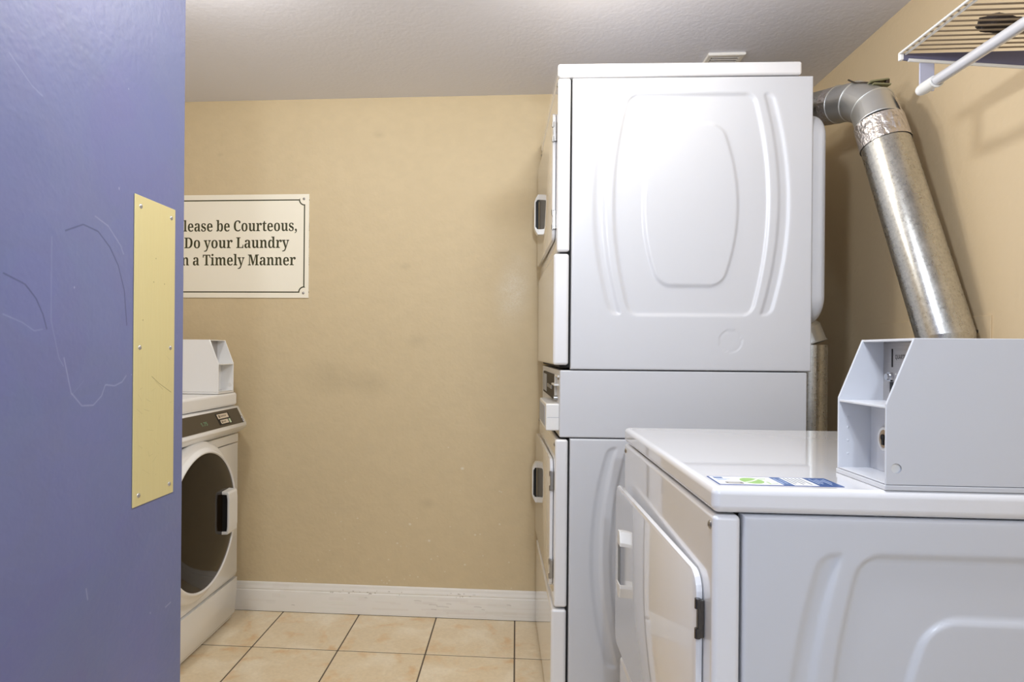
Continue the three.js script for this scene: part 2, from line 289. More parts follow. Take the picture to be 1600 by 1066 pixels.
// pressed sheet: outer face looks along +z at z = zf, edges folded back
function pressedSheet(x0, x1, y0, y1, zf, yTop, opt = {}) {
  const r = opt.r ?? 0.005, step = opt.step ?? 0.004, xs = gridLines(x0, x1, step, r), ys = gridLines(y0, y1, step, r), nx = xs.length, ny = ys.length;
  const fold = 0.02, pos = [], idx = [], uv = [];
  const drop = d => d >= r ? 0 : r - Math.sqrt(Math.max(0, r * r - (r - d) * (r - d)));
  for (let j = -1; j <= ny; j++) for (let i = -1; i <= nx; i++) {
    const ci = Math.min(nx - 1, Math.max(0, i)), cj = Math.min(ny - 1, Math.max(0, j)), x = xs[ci], y = ys[cj];
    let z = zf - Math.max(drop(x - x0), drop(x1 - x), drop(y - y0), drop(y1 - y)) + (opt.plain ? 0 : stampHeight(x - (opt.dx ?? 0), y, yTop, opt.knock));
    if (i < 0 || j < 0 || i >= nx || j >= ny) z = zf - fold;
    pos.push(x, y, z); uv.push(x, y);
  }
  const N = nx + 2;
  for (let j = 0; j < ny + 1; j++) for (let i = 0; i < nx + 1; i++) { const a = j * N + i; idx.push(a, a + 1, a + N + 1, a, a + N + 1, a + N); }
  const g = new THREE.BufferGeometry(); g.setAttribute('position', new THREE.Float32BufferAttribute(pos, 3)); g.setAttribute('uv', new THREE.Float32BufferAttribute(uv, 2)); g.setIndex(idx); g.computeVertexNormals(); return g;
}
const screwHead = (x, y, z, axis = -1) => { const g = lathe([[0, 0.0034], [0.003, 0.003], [0.0055, 0.0016], [0.0064, 0]], 18); g.rotateZ(Math.PI / 2); g.translate(x, y, z); return g; };

// shallow pull let into the door: a thin chamfered rim round a grey pocket
function recessedHandle(door, pocketMat) {
  const w = 0.036, zc = -0.573, yc = 0.012, lips = [];
  for (const k of [-1, 1]) {
    const y = v => yc + k * v;
    lips.push(slabX(poly([[zc - w / 2, y(0.044)], [zc + w / 2, y(0.044)], [zc + w / 2, y(0.052)], [zc + w / 2 - 0.01, y(0.076)], [zc - w / 2 + 0.01, y(0.076)], [zc - w / 2, y(0.052)]]), 0.005, -0.0125, 0.0012));
  }
  lips.push(rb(-0.0112, -0.0085, yc - 0.05, yc + 0.05, zc - w / 2 - 0.002, zc - w / 2 + 0.002, 0.0006));
  part('handle', lips, M.plastic, door);
  part('handle_pocket', rb(-0.0106, -0.0085, yc - 0.0455, yc + 0.0455, zc - w / 2 + 0.0025, zc + w / 2 - 0.0025, 0.0004), pocketMat, door);
}
// loop handle whose pocket opens towards the hinge: a white rim round a dark pocket
function pullHandle(parent, x, y, z, pocketMat, len = 0.152) {
  const h = len / 2, U = poly([[0.003, -h], [-0.004, -h], [-0.012, -h + 0.014], [-0.0165, -h + 0.026], [-0.0168, -h + 0.034], [-0.0168, h - 0.034], [-0.0165, h - 0.026], [-0.012, h - 0.014], [-0.004, h], [0.003, h], [0.003, h - 0.02], [-0.006, h - 0.021], [-0.0122, h - 0.03], [-0.0122, -h + 0.03], [-0.006, -h + 0.021], [0.003, -h + 0.02]]);
  const g = extrude(U, 0.036, 0.001, 2); g.translate(x, y, z - 0.018);
  const hd = part('handle', boxUV(g), M.plastic, parent);
  part('handle_pocket', rb(x - 0.0128, x - 0.001, y - h + 0.019, y + h - 0.019, z - 0.012, z + 0.0145, 0.0008), pocketMat, parent);
  return hd;
}
// the front of one dryer drum: hinged door, seam, lower panel, screws, hinges
function dryerFront(root, y0, yTop, yPanelTop, ajar, pocketMat, flush, hingeMat = M.steel) {
  part('front_panel', rb(0, 0.0365, y0 + 0.335, yTop, -WID, 0, 0.007), M.enamel, root);
  part('lower_panel', rb(-0.008, 0.0355, y0 + 0.012, y0 + 0.329, -WID - 0.001, 0.001, 0.008), M.enamel, root);
  const dz = 0.622, dh = 0.375, dy = y0 + 0.5625;
  const dg = slabX(roundRect(dz, dh, 0.03, -dz / 2, 0), 0.010, -0.010, 0.003);
  const door = part('door', toCreasedNormals(dg, 0.6), M.enamel, root); door.position.set(-0.0005, dy, -0.042); door.rotation.y = ajar;
  if (flush) recessedHandle(door, pocketMat); else pullHandle(door, -0.0095, 0.006, -0.575, pocketMat);
  for (const s of [-0.13, 0.125]) {
    const hg = [rb(-0.0095, 0, s - 0.027, s + 0.027, 0.0005, 0.007, 0.0015), cyl(0.0042, 0.014, 'y', [-0.0085, s + 0.021, 0.0035], 14), cyl(0.0042, 0.014, 'y', [-0.0085, s - 0.021, 0.0035], 14)];
    part('hinge', hg, hingeMat, door);
  }
  for (const z of [-0.014, -WID + 0.016]) part('screw', screwHead(0.0002, yPanelTop - 0.016, z), M.steel, root);
}
function dryerBody(root, y0, y1, x0, x1, opt) {
  part('side_panel', pressedSheet(x0, x1, y0, y1, 0, opt.stampTop ?? y1, opt), M.enamelSatin, root);
  part('far_side_panel', rb(x0, x1, y0, y1, -WID, -WID + 0.012, 0.003), M.enamelSatin, root);
  part('back_panel', rb(x1 - 0.012, x1 - 0.002, y0, y1, -WID + 0.013, -0.021, 0.003), M.steel, root);
  part('dark_core', rb(0.012, x1 - 0.013, y0 + 0.004, y1 - 0.002, -WID + 0.014, -0.022, 0.003), M.gap, root);  // dark core put in so the seams between panels look shaded
}

// the dryer at the right, nearest the camera
const DX = 0.266, DZ = -0.884, DTURN = 0.0055;
const dryer = thing('tumble_dryer', 'white tumble dryer at lower right with its door ajar and a blue sticker on top', 'dryer', [DX, 0, DZ], DTURN);
dryerBody(dryer, 0.015, 0.8435, 0.0395, 0.70, { stampTop: 0.842, knock: true });
dryerFront(dryer, 0.0, 0.8425, 0.8425, 0.021, std({ color: '#7d848e', roughness: 0.6 }), true, M.hinge);
part('top_lid', rb(-0.001, 0.70, 0.8452, 0.8805, -WID - 0.002, 0.0015, 0.0105, 5), M.enamel, dryer);
for (const [x, z] of [[0.06, -0.06], [0.06, -0.62], [0.62, -0.06], [0.62, -0.62]]) part('foot', cyl(0.022, 0.016, 'y', [x, 0.008, z], 18), M.black, dryer);
{
  const tex = canvasTex(768, 256, (g, w, h) => {
    g.fillStyle = '#f4f5f6'; g.fillRect(0, 0, w, h);
    g.fillStyle = '#2f4f8f'; g.fillRect(0, 0, 10, h); g.fillRect(0, 0, w, 8); g.fillRect(0, h - 6, w, 6);
    g.fillStyle = '#49699f'; g.fillRect(30, 24, 60, 46); g.fillStyle = '#8da3c4'; g.fillRect(34, 84, 90, 16); g.fillRect(34, 110, 60, 14);
    g.fillStyle = '#77736c'; g.beginPath(); g.roundRect(60, 170, 110, 60, 16); g.fill(); g.fillStyle = '#c9c5bd'; g.fillRect(76, 186, 76, 26);
    g.fillStyle = '#9ac46c'; g.beginPath(); g.ellipse(250, 128, 72, 92, 0, 0, 7); g.fill();
    g.strokeStyle = '#eef4e4'; g.lineWidth = 16; g.beginPath(); g.moveTo(196, 170); g.quadraticCurveTo(250, 150, 300, 78); g.stroke();
    g.fillStyle = '#8fbb62'; g.fillRect(318, 56, 44, 12); g.fillRect(322, 84, 30, 12);
    g.fillStyle = '#b9cf9b'; g.fillRect(326, 150, 18, 76); g.fillStyle = '#7ba05b'; g.fillRect(352, 190, 40, 10);
    g.fillStyle = '#46669b'; g.fillRect(404, 8, 66, h - 14); g.fillStyle = '#a8badb'; g.fillRect(416, 40, 10, 170); g.fillRect(444, 60, 8, 140);
    g.fillStyle = '#74767e'; for (let i = 0; i < 5; i++) g.fillRect(486 + i * 25, 26, 10, 190 - (i % 2) * 40);
    g.fillStyle = '#35578f'; g.fillRect(622, 8, 146, h - 14); g.fillStyle = '#c6d2ea'; for (let i = 0; i < 5; i++) { g.fillRect(646 + i * 22, 40 + (i % 2) * 24, 7, 150 - (i % 3) * 24); }
  });
  const s = new THREE.BoxGeometry(0.166, 0.0006, 0.058); s.translate(0.096, 0.8808, -0.0475);
  { const p = s.attributes.position, uv = new Float32Array(p.count * 2); for (let i = 0; i < p.count; i++) { uv[2 * i] = (p.getX(i) - 0.013) / 0.166; uv[2 * i + 1] = (-p.getZ(i) - 0.0185) / 0.058; } s.setAttribute('uv', new THREE.BufferAttribute(uv, 2)); }
  part('sticker', s, std({ map: tex, roughness: 0.35 }), dryer, 'white sticker with blue blocks and a green emblem');
}

// the tall pair of dryers built one on the other
const stack = thing('stacked_dryer', 'tall white double dryer, one drum above the other, against the back wall', 'dryer', [0.111, 0, -1.832], 0.0305);
dryerBody(stack, 0.015, 0.8155, 0.0415, 0.702, { stampTop: 0.84, knock: true, dx: 0.008 });
dryerBody(stack, 1.0125, 1.8395, 0.0415, 0.71, { stampTop: 1.841, knock: true, r: 0.004, dx: 0.009 });
dryerFront(stack, 0.0, 0.8125, 0.8125, 0.006, M.black);
dryerFront(stack, 1.0125, 1.8405, 1.8405, 0.006, M.black);
part('top_lid', rb(-0.001, 0.679, 1.8435, 1.8815, -WID - 0.001, 0.001, 0.0075, 4), M.enamel, stack);
part('control_housing', [rb(0.012, 0.70, 0.8185, 1.0095, -WID + 0.002, -0.0015, 0.004)], M.enamelSatin, stack);
for (const [x, z] of [[0.06, -0.06], [0.06, -0.62], [0.62, -0.06], [0.62, -0.62]]) part('foot', cyl(0.022, 0.016, 'y', [x, 0.008, z], 18), M.black, stack);
{
  const coin = part('coin_panel', rb(0.006, 0.013, 0.917, 0.992, -0.56, -0.125, 0.0015), M.brown, stack, 'dark brown coin slide panel');
  part('display', rb(0.0048, 0.007, 0.925, 0.985, -0.53, -0.4, 0.001), M.greyPlastic, coin);
  for (const z of [-0.2, -0.26, -0.32]) part('button', rb(0.003, 0.007, 0.945, 0.957, z - 0.02, z + 0.012, 0.001), M.steel, coin);
  part('coin_slide', [rb(-0.002, 0.013, 0.9635, 0.9685, -0.118, -0.03, 0.001), rb(0.006, 0.013, 0.918, 0.99, -0.112, -0.098, 0.001), rb(0.007, 0.013, 0.988, 0.994, -0.118, -0.02, 0.001)], M.plastic, stack);
  part('screw', screwHead(0.0122, 0.985, -0.04), M.steel, stack);
  part('lock', cyl(0.007, 0.012, 'x', [0.007, 0.926, -0.07], 18), M.steel, stack);
  const vault = part('coin_vault', rb(-0.026, 0.013, 0.836, 0.913, -0.27, -0.012, 0.004), M.plastic, stack, 'white coin vault standing out of the front');
  part('vault_face', rb(-0.0275, -0.025, 0.846, 0.904, -0.255, -0.045, 0.001), M.greyPlastic, vault);
  part('vault_seam', bx(-0.022, 0.011, 0.8735, 0.8745, -0.013, -0.0118), M.greyPlastic, vault);
  // rounded white cover on the back of the upper drum
  const cov = new THREE.ExtrudeGeometry(roundRect(0.56, 0.567, 0.06, 0.31, 1.4515), { depth: 0.024, bevelEnabled: true, bevelThickness: 0.022, bevelSize: 0.02, bevelSegments: 6, curveSegments: 10 });
  cov.rotateY(Math.PI / 2); cov.translate(0.711, 0, 0);   // shape x -> -z, depth -> +x
  part('rear_cover', boxUV(cov), M.enamelSatin, stack);
}

// ---------------------------------------------------------------- coin boxes
function coinBox(name, label, pos, turn, paint) {
  const t = thing(name, label, 'coin box', pos, turn, undefined);
  const W = 0.128, D = 0.47, H = 0.2025, B = 0.0075, w = 0.0035;
  const prof = [[0, B], [0, 0.1145], [0.0345, H], [D, H], [D, B]];
  const plate = () => boxUV(extrude(poly(prof), w, 0.0008, 1));
  const knock = new THREE.Shape(poly(prof).getPoints()); const kh = new THREE.Path(); kh.absarc(0.0135, 0.0295, 0.0075, 0, Math.PI * 2, true); knock.holes.push(kh);
  const near = boxUV(extrude(knock, w, 0.0008, 1, 20)); near.translate(0, 0, -w);
  const far = plate(); far.translate(0, 0, -W);
  part('side_plate', near, paint, t); part('side_plate', far, paint, t);
  part('knockout_disc', cyl(0.0078, 0.001, 'z', [0.0135, 0.0295, -w - 0.0006], 24), M.plastic, t);
  part('top_plate', rb(0.035, D, H - w, H - 0.0001, -W + 0.0004, -0.0004, 0.0008), paint, t);
  part('back_plate', rb(D - w, D - 0.0005, B, H - w, -W + w, -w, 0.0008), paint, t);
  part('base_plate', rb(-0.001, D + 0.001, 0.0004, B - 0.0006, -W - 0.0008, 0.0008, 0.0008), paint, t);
  part('shelf_plate', rb(0.0008, 0.07, 0.1085, 0.1115, -W + w, -w, 0.0008), paint, t);
  part('inner_floor', rb(0.001, 0.062, B, B + 0.002, -W + w, -w, 0.0008), paint, t);
  part('inner_back', rb(0.047, 0.05, B + 0.002, 0.1085, -W + w, -w, 0.0008), paint, t);
  const tex = canvasTex(256, 256, (g, cw, ch) => {
    g.fillStyle = '#b9b5b2'; g.fillRect(0, 0, cw, ch); const r = rng(3);
    for (let i = 0; i < 500; i++) { g.fillStyle = r() > 0.5 ? 'rgba(255,255,255,0.06)' : 'rgba(90,90,90,0.06)'; g.fillRect(r() * cw, r() * ch, 20 + r() * 80, 1); }
    g.fillStyle = '#2b2826'; g.textAlign = 'left'; g.textBaseline = 'middle';
    const word = (t, px, x, y) => { g.save(); g.translate(x, y); g.scale(0.5, 1); g.font = `bold ${px}px sans-serif`; g.fillText(t, 0, 0); g.restore(); };
    word('QUARTERS', 27, 62, 62); word('COIN', 20, 84, 122); word('RETURN', 20, 80, 142);
  });
  const cp = new THREE.BoxGeometry(0.003, 0.087, W - 2 * w); cp.translate(0.0665, 0.1115 + 0.0435, -W / 2);
  { const p = cp.attributes.position, uv = new Float32Array(p.count * 2); for (let i = 0; i < p.count; i++) { uv[2 * i] = (p.getZ(i) + W - w) / (W - 2 * w); uv[2 * i + 1] = (p.getY(i) - 0.1115) / 0.087; } cp.setAttribute('uv', new THREE.BufferAttribute(uv, 2)); }
  const coin = part('coin_plate', cp, std({ map: tex, roughness: 0.35, metalness: 0.55 }), t, 'brushed metal coin plate');
  const zc = -W + w + 0.0225;
  part('coin_slot', rb(0.0642, 0.0655, 0.162, 0.189, zc - 0.0013, zc + 0.0013, 0.0004), M.black, coin);
  part('return_button', [cyl(0.0075, 0.004, 'x', [0.063, 0.1475, zc - 0.002], 6), cyl(0.0048, 0.007, 'x', [0.0605, 0.1475, zc - 0.002], 18)], M.chrome, coin);
  const sl = poly([[zc - 0.004, 0.140], [zc + 0.003, 0.140], [zc + 0.003, 0.1165], [zc - 0.011, 0.1095], [zc - 0.011, 0.1125], [zc - 0.004, 0.119]].map(([a, b]) => [a, b]));
  part('coin_return', slabX(sl, 0.002, 0.0638, 0), M.black, coin);
  const lk = part('lock', [(() => { const g = new THREE.TorusGeometry(0.0135, 0.0022, 10, 28); g.scale(0.9, 1.15, 1); g.rotateY(Math.PI / 2); g.translate(0.0462, 0.0575, -0.0875); return g; })()], M.plastic, t);
  part('lock_face', (() => { const g = new THREE.CylinderGeometry(0.0128, 0.0128, 0.002, 28); g.scale(0.9, 1, 1.15); g.rotateX(Math.PI / 2); g.rotateY(Math.PI / 2); g.translate(0.0463, 0.0575, -0.0875); return g; })(), std({ color: '#b59d7d', roughness: 0.5, metalness: 0.3 }), lk);
  part('key_hole', [cyl(0.0046, 0.003, 'x', [0.0448, 0.0595, -0.0875], 18), rb(0.0433, 0.0463, 0.0485, 0.0595, -0.09, -0.085, 0.0005)], M.black, lk);
  for (const y of [0.03, 0.05, 0.07, 0.085]) part('rivet', (() => { const g = lathe([[0, 0.0008], [0.0014, 0.0005], [0.002, 0]], 10); g.rotateX(Math.PI / 2); g.translate(0.014, y, -W + w); return g; })(), paint, t);
  return t;
}
coinBox('coin_box', 'white metal coin box with key lock standing on the lower right dryer', [0.4895, 0.8805, -0.888], 0.0055, M.enamelSatin);
coinBox('coin_box', 'white metal coin box on top of the front loading washer beside the sign', [-1.102, 0.8945, -2.425], Math.PI, M.enamelLifted);

// ---------------------------------------------------------------- front loading washer at the left
{
  const w = thing('washing_machine', 'white front loading washer with round dark glass door, half hidden by the blue door', 'washer', [-1.09, 0, -2.443], 0);
  // here the front looks along +x, the far side is z = 0, the near side z = 0.686
  const ex = (pts, z0, z1, bevel = 0.004) => { const g = extrude(poly(pts), z1 - z0, bevel, 2); g.translate(0, 0, z0); return boxUV(toCreasedNormals(g, 0.6)); };
  part('cabinet', ex([[-0.02, 0.165], [-0.005, 0.175], [0, 0.19], [0, 0.697], [-0.02, 0.699], [-0.68, 0.699], [-0.68, 0.01], [-0.02, 0.01]], 0.0, WID, 0.003), M.enamelLifted, w);
  part('kick_panel', ex([[-0.03, 0.012], [-0.022, 0.012], [-0.008, 0.03], [-0.002, 0.10], [0.0015, 0.1695], [-0.03, 0.1695]], -0.001, WID + 0.001, 0.003), M.enamelLifted, w);
  part('upper_panel', ex([[-0.68, 0.7015], [0.0005, 0.7015], [0.0005, 0.733], [-0.01, 0.737], [-0.68, 0.737]], 0, WID, 0.0015), M.enamelLifted, w);
  part('control_hood', ex([[-0.2, 0.737], [0.002, 0.737], [0.018, 0.745], [0.03, 0.757], [0.035, 0.766], [0.034, 0.774], [0.0, 0.8395], [-0.012, 0.842], [-0.2, 0.842]], -0.002, WID + 0.002, 0.004), M.enamelLifted, w);
  part('top_lid', rb(-0.68, -0.006, 0.8435, 0.8935, -0.003, WID + 0.003, 0.011, 5), M.enamelLifted, w);
  // the sloping dark control strip: built flat, then laid on the slope
  const ang = Math.atan2(0.034, 0.0655), L = 0.062;
  const tex = canvasTex(1024, 128, (g, cw, ch) => {
    g.fillStyle = '#352a1d'; g.fillRect(0, 0, cw, ch);
    g.font = 'bold 40px sans-serif'; g.fillStyle = '#5c9474'; g.textBaseline = 'middle'; g.fillText('1.75', 500, 74);
  });
  const place = (g) => { g.rotateZ(ang); g.translate(0.0335, 0.7755, 0); return g; };
  const sg = new THREE.BoxGeometry(0.0016, L, 0.62); sg.translate(0.0008, L / 2 + 0.004, 0.333);
  { const p = sg.attributes.position, uv = new Float32Array(p.count * 2); for (let i = 0; i < p.count; i++) { uv[2 * i] = 1 - (p.getZ(i) - 0.023) / 0.62; uv[2 * i + 1] = (p.getY(i) - 0.004) / L; } sg.setAttribute('uv', new THREE.BufferAttribute(uv, 2)); }
  const cs = part('control_strip', place(sg), phys({ map: tex, roughness: 0.3, clearcoat: 0.4, clearcoatRoughness: 0.2 }), w, 'dark brown control strip with a small green display');
  part('label_recess', place(rb(0.0014, 0.0024, 0.012, 0.058, 0.113, 0.215, 0.0004)), M.black, cs);
  const lab = (n) => canvasTex(256, 64, (g, cw, ch) => { g.fillStyle = '#d8c9b4'; g.fillRect(0, 0, cw, ch); g.fillStyle = '#6b5d4b'; g.fillRect(24, 14, 34, 36); for (let i = 0; i < n; i++) g.fillRect(76 + i * 34, 22, 22, 20); });
  const card = (z0, z1, y0, y1, n) => { const g = new THREE.BoxGeometry(0.001, y1 - y0, z1 - z0); g.translate(0.0029, (y0 + y1) / 2, (z0 + z1) / 2); const p = g.attributes.position, uv = new Float32Array(p.count * 2); for (let i = 0; i < p.count; i++) { uv[2 * i] = 1 - (p.getZ(i) - z0) / (z1 - z0); uv[2 * i + 1] = (p.getY(i) - y0) / (y1 - y0); } g.setAttribute('uv', new THREE.BufferAttribute(uv, 2)); part('label_card', place(g), std({ map: lab(n), roughness: 0.5 }), cs); };
  card(0.125, 0.208, 0.036, 0.054, 4); card(0.142, 0.2, 0.016, 0.031, 3);
  part('indicator', place(rb(0.0022, 0.0036, 0.014, 0.031, 0.122, 0.134, 0.0006)), std({ color: '#c9d8b4', roughness: 0.4 }), cs);
  part('chrome_clip', place(rb(0.0004, 0.003, 0.004, 0.03, 0.0175, 0.024, 0.0008)), M.chrome, cs);
  // the door: white ring, dark domed glass, loop handle
  const cz = 0.345, cy = 0.477;
  const ringG = lathe([[0.268, -0.004], [0.27, 0.006], [0.266, 0.016], [0.257, 0.0225], [0.248, 0.0245], [0.244, 0.0285], [0.2385, 0.037], [0.2345, 0.0405], [0.2305, 0.0395], [0.2275, 0.034], [0.226, 0.02], [0.226, -0.004]], 96);
  ringG.rotateZ(-Math.PI / 2); ringG.translate(0.004, cy, cz);
  const ring = part('door_ring', ringG, M.enamelLifted, w);
  const glassG = lathe([[0.2285, 0.036], [0.2, 0.0415], [0.16, 0.0455], [0.1, 0.0485], [0.04, 0.0495], [0, 0.0496]].reverse(), 96); glassG.rotateZ(-Math.PI / 2); glassG.translate(0.004, cy, cz);
  part('door_glass', glassG, phys({ color: '#20170c', roughness: 0.07, specularIntensity: 0.55, side: THREE.DoubleSide }), ring, 'dark brown domed glass');
  // handle at the far edge of the ring
  const hy0 = 0.402, hy1 = 0.556, hz = 0.243;
  const U = poly([[0.046, hy0], [0.072, hy0 + 0.002], [0.0765, hy0 + 0.009], [0.0785, hy0 + 0.03], [0.0785, hy1 - 0.03], [0.0765, hy1 - 0.009], [0.072, hy1 - 0.002], [0.046, hy1], [0.046, hy1 - 0.011], [0.068, hy1 - 0.012], [0.0705, hy1 - 0.03], [0.0705, hy0 + 0.03], [0.068, hy0 + 0.012], [0.046, hy0 + 0.011]]);
  const hg = extrude(U, 0.068, 0.0018, 2); hg.translate(0, 0, hz - 0.068);
  part('handle', boxUV(hg), M.plastic, ring);
  part('handle_pocket', rb(0.044, 0.0715, hy0 + 0.009, hy1 - 0.009, hz - 0.062, hz - 0.003, 0.0008), M.black, ring);
  for (const [x, z] of [[-0.08, 0.06], [-0.08, 0.62], [-0.62, 0.06], [-0.62, 0.62]]) part('foot', cyl(0.022, 0.012, 'y', [x, 0.006, z], 18), M.black, w);
}

// ---------------------------------------------------------------- the sign on the back wall
{
  const x0 = -1.4505, x1 = -0.8435, y0 = 1.273, y1 = 1.694, W = x1 - x0, H = y1 - y0;
  const s = thing('wall_sign', 'cream sign with dark green border and lettering, screwed to the back wall', 'sign', [x0 + W / 2, y0, ZB]);
  const tex = canvasTex(1536, 1066, (g, w, h) => {
    g.fillStyle = '#fcf5e2'; g.fillRect(0, 0, w, h);
    const k = w / W, m = 0.0195 * k, n = 0.0235 * k, c = 0.021 * k;    // border inset and corner notch
    g.strokeStyle = '#3d3d22'; g.lineWidth = 0.0048 * k; g.lineJoin = 'miter';
    g.beginPath(); g.moveTo(m + c, n); g.lineTo(w - m - c, n); g.arc(w - m + 1, n - 1, c, Math.PI, Math.PI / 2, true); g.lineTo(w - m, h - n - c); g.arc(w - m + 1, h - n + 1, c, -Math.PI / 2, Math.PI, true); g.lineTo(m + c, h - n); g.arc(m - 1, h - n + 1, c, 0, -Math.PI / 2, true); g.lineTo(m, n + c); g.arc(m - 1, n - 1, c, Math.PI / 2, 0, true); g.closePath(); g.stroke();
    g.fillStyle = '#3b3a1e'; g.textAlign = 'center'; g.textBaseline = 'alphabetic';
    const line = (t, px, width, base) => { g.font = `bold ${px}px serif`; const mw = g.measureText(t).width; g.save(); g.translate(w / 2, base); g.scale(width / mw, 1); g.fillText(t, 0, 0); g.restore(); };
    const yy = y => (y1 - y) * k;
    line('Please be Courteous,', 0.0615 * k, 0.513 * k, yy(1.545)); line('Do your Laundry', 0.0615 * k, 0.443 * k, yy(1.476)); line('in a Timely Manner', 0.0615 * k, 0.5 * k, yy(1.4055));
  });
  const pg = new THREE.BoxGeometry(W, H, 0.005); pg.translate(0, H / 2, 0.0028);
  part('panel', pg, std({ map: tex, roughness: 0.4 }), s);
  for (const [x, y] of [[0.0195, 0.0195], [W - 0.0215, 0.0195], [0.0195, H - 0.0195], [W - 0.0215, H - 0.0195]]) { const g = lathe([[0, 0.0026], [0.003, 0.0022], [0.005, 0.001], [0.0053, 0]], 16); g.rotateX(Math.PI / 2); g.translate(x - W / 2, y, 0.0053); part('screw', g, M.steel, s); }
}

// ---------------------------------------------------------------- galvanised ducts
const zincMap = texture(512, 512, (u, v) => { const a = fbm(u, v, 20, 2), b = fbm(u + 0.4, v + 0.1, 60, 2), c = fbm(u, v, 5, 3); const q = Math.floor(a * 9) / 9; const k = 194 + (q - 0.5) * 18 + (b - 0.5) * 20 + (c - 0.5) * 18; return [k * 1.01, k, k * 0.965]; }, true);
const zincRough = texture(512, 512, (u, v) => { const a = fbm(u, v, 20, 2), q = Math.floor(a * 9) / 9, c = fbm(u, v, 5, 3); const k = 255 * (0.3 + (q - 0.5) * 0.06 + (c - 0.5) * 0.06); return [k, k, k]; }, false);
M.zinc = std({ map: again(zincMap, 4, 9), roughnessMap: again(zincRough, 4, 9), roughness: 1, metalness: 0.95 });
M.zincSmooth = std({ color: '#d6d6d3', roughness: 0.4, metalness: 0.85 });
const foilBump = texture(256, 256, (u, v) => { const k = 255 * Math.abs(fbm(u, v, 7, 4) - 0.5) * 2.4; return [k, k, k]; }, false);
M.foil = std({ color: '#d2cbc6', roughness: 0.34, metalness: 0.85, bumpMap: again(foilBump, 3, 6), bumpScale: 0.004 });
// lengths of pipe mitred at their joints; returns one geometry per length and the ring at each joint
function mitredPipe(pts, rads, seg = 48) {
  const P = pts.map(p => V(...p)), D = []; for (let i = 0; i < P.length - 1; i++) D.push(P[i + 1].clone().sub(P[i]).normalize());
  let up = V(0, 0, 1); const rings = [];
  const frame = (d) => { const a = up.clone().sub(d.clone().multiplyScalar(up.dot(d))).normalize(), b = d.clone().cross(a); return [a, b]; };
  for (let i = 0; i < P.length; i++) {
    const d0 = D[Math.max(0, i - 1)], d1 = D[Math.min(D.length - 1, i)], n = d0.clone().add(d1).normalize(), [a, b] = frame(d0), ring = [];
    for (let k = 0; k <= seg; k++) { const t = k / seg * Math.PI * 2, o = a.clone().multiplyScalar(Math.cos(t) * rads[i]).add(b.clone().multiplyScalar(Math.sin(t) * rads[i])); const s = -o.dot(n) / d0.dot(n); ring.push(P[i].clone().add(o).add(d0.clone().multiplyScalar(s))); }
    up = frame(d1)[0]; rings.push(ring);
  }
  const geos = []; let acc = 0;
  for (let i = 0; i < P.length - 1; i++) {
    const pos = [], uv = [], idx = [], len = P[i].distanceTo(P[i + 1]), NS = 4;
    for (let s = 0; s <= NS; s++) for (let k = 0; k <= seg; k++) { const q = rings[i][k].clone().lerp(rings[i + 1][k], s / NS); pos.push(q.x, q.y, q.z); uv.push(k / seg, acc + len * s / NS); }
    for (let s = 0; s < NS; s++) for (let k = 0; k < seg; k++) { const A = s * (seg + 1) + k, B = A + seg + 1; idx.push(A, A + 1, B + 1, A, B + 1, B); }
    acc += len; const g = new THREE.BufferGeometry(); g.setAttribute('position', new THREE.Float32BufferAttribute(pos, 3)); g.setAttribute('uv', new THREE.Float32BufferAttribute(uv, 2)); g.setIndex(idx); g.computeVertexNormals(); geos.push(g);
  }
  return { geos, rings };
}
function bead(ring, r) { return new THREE.TubeGeometry(new THREE.CatmullRomCurve3(ring.slice(0, -1), true), 64, r, 8, true); }
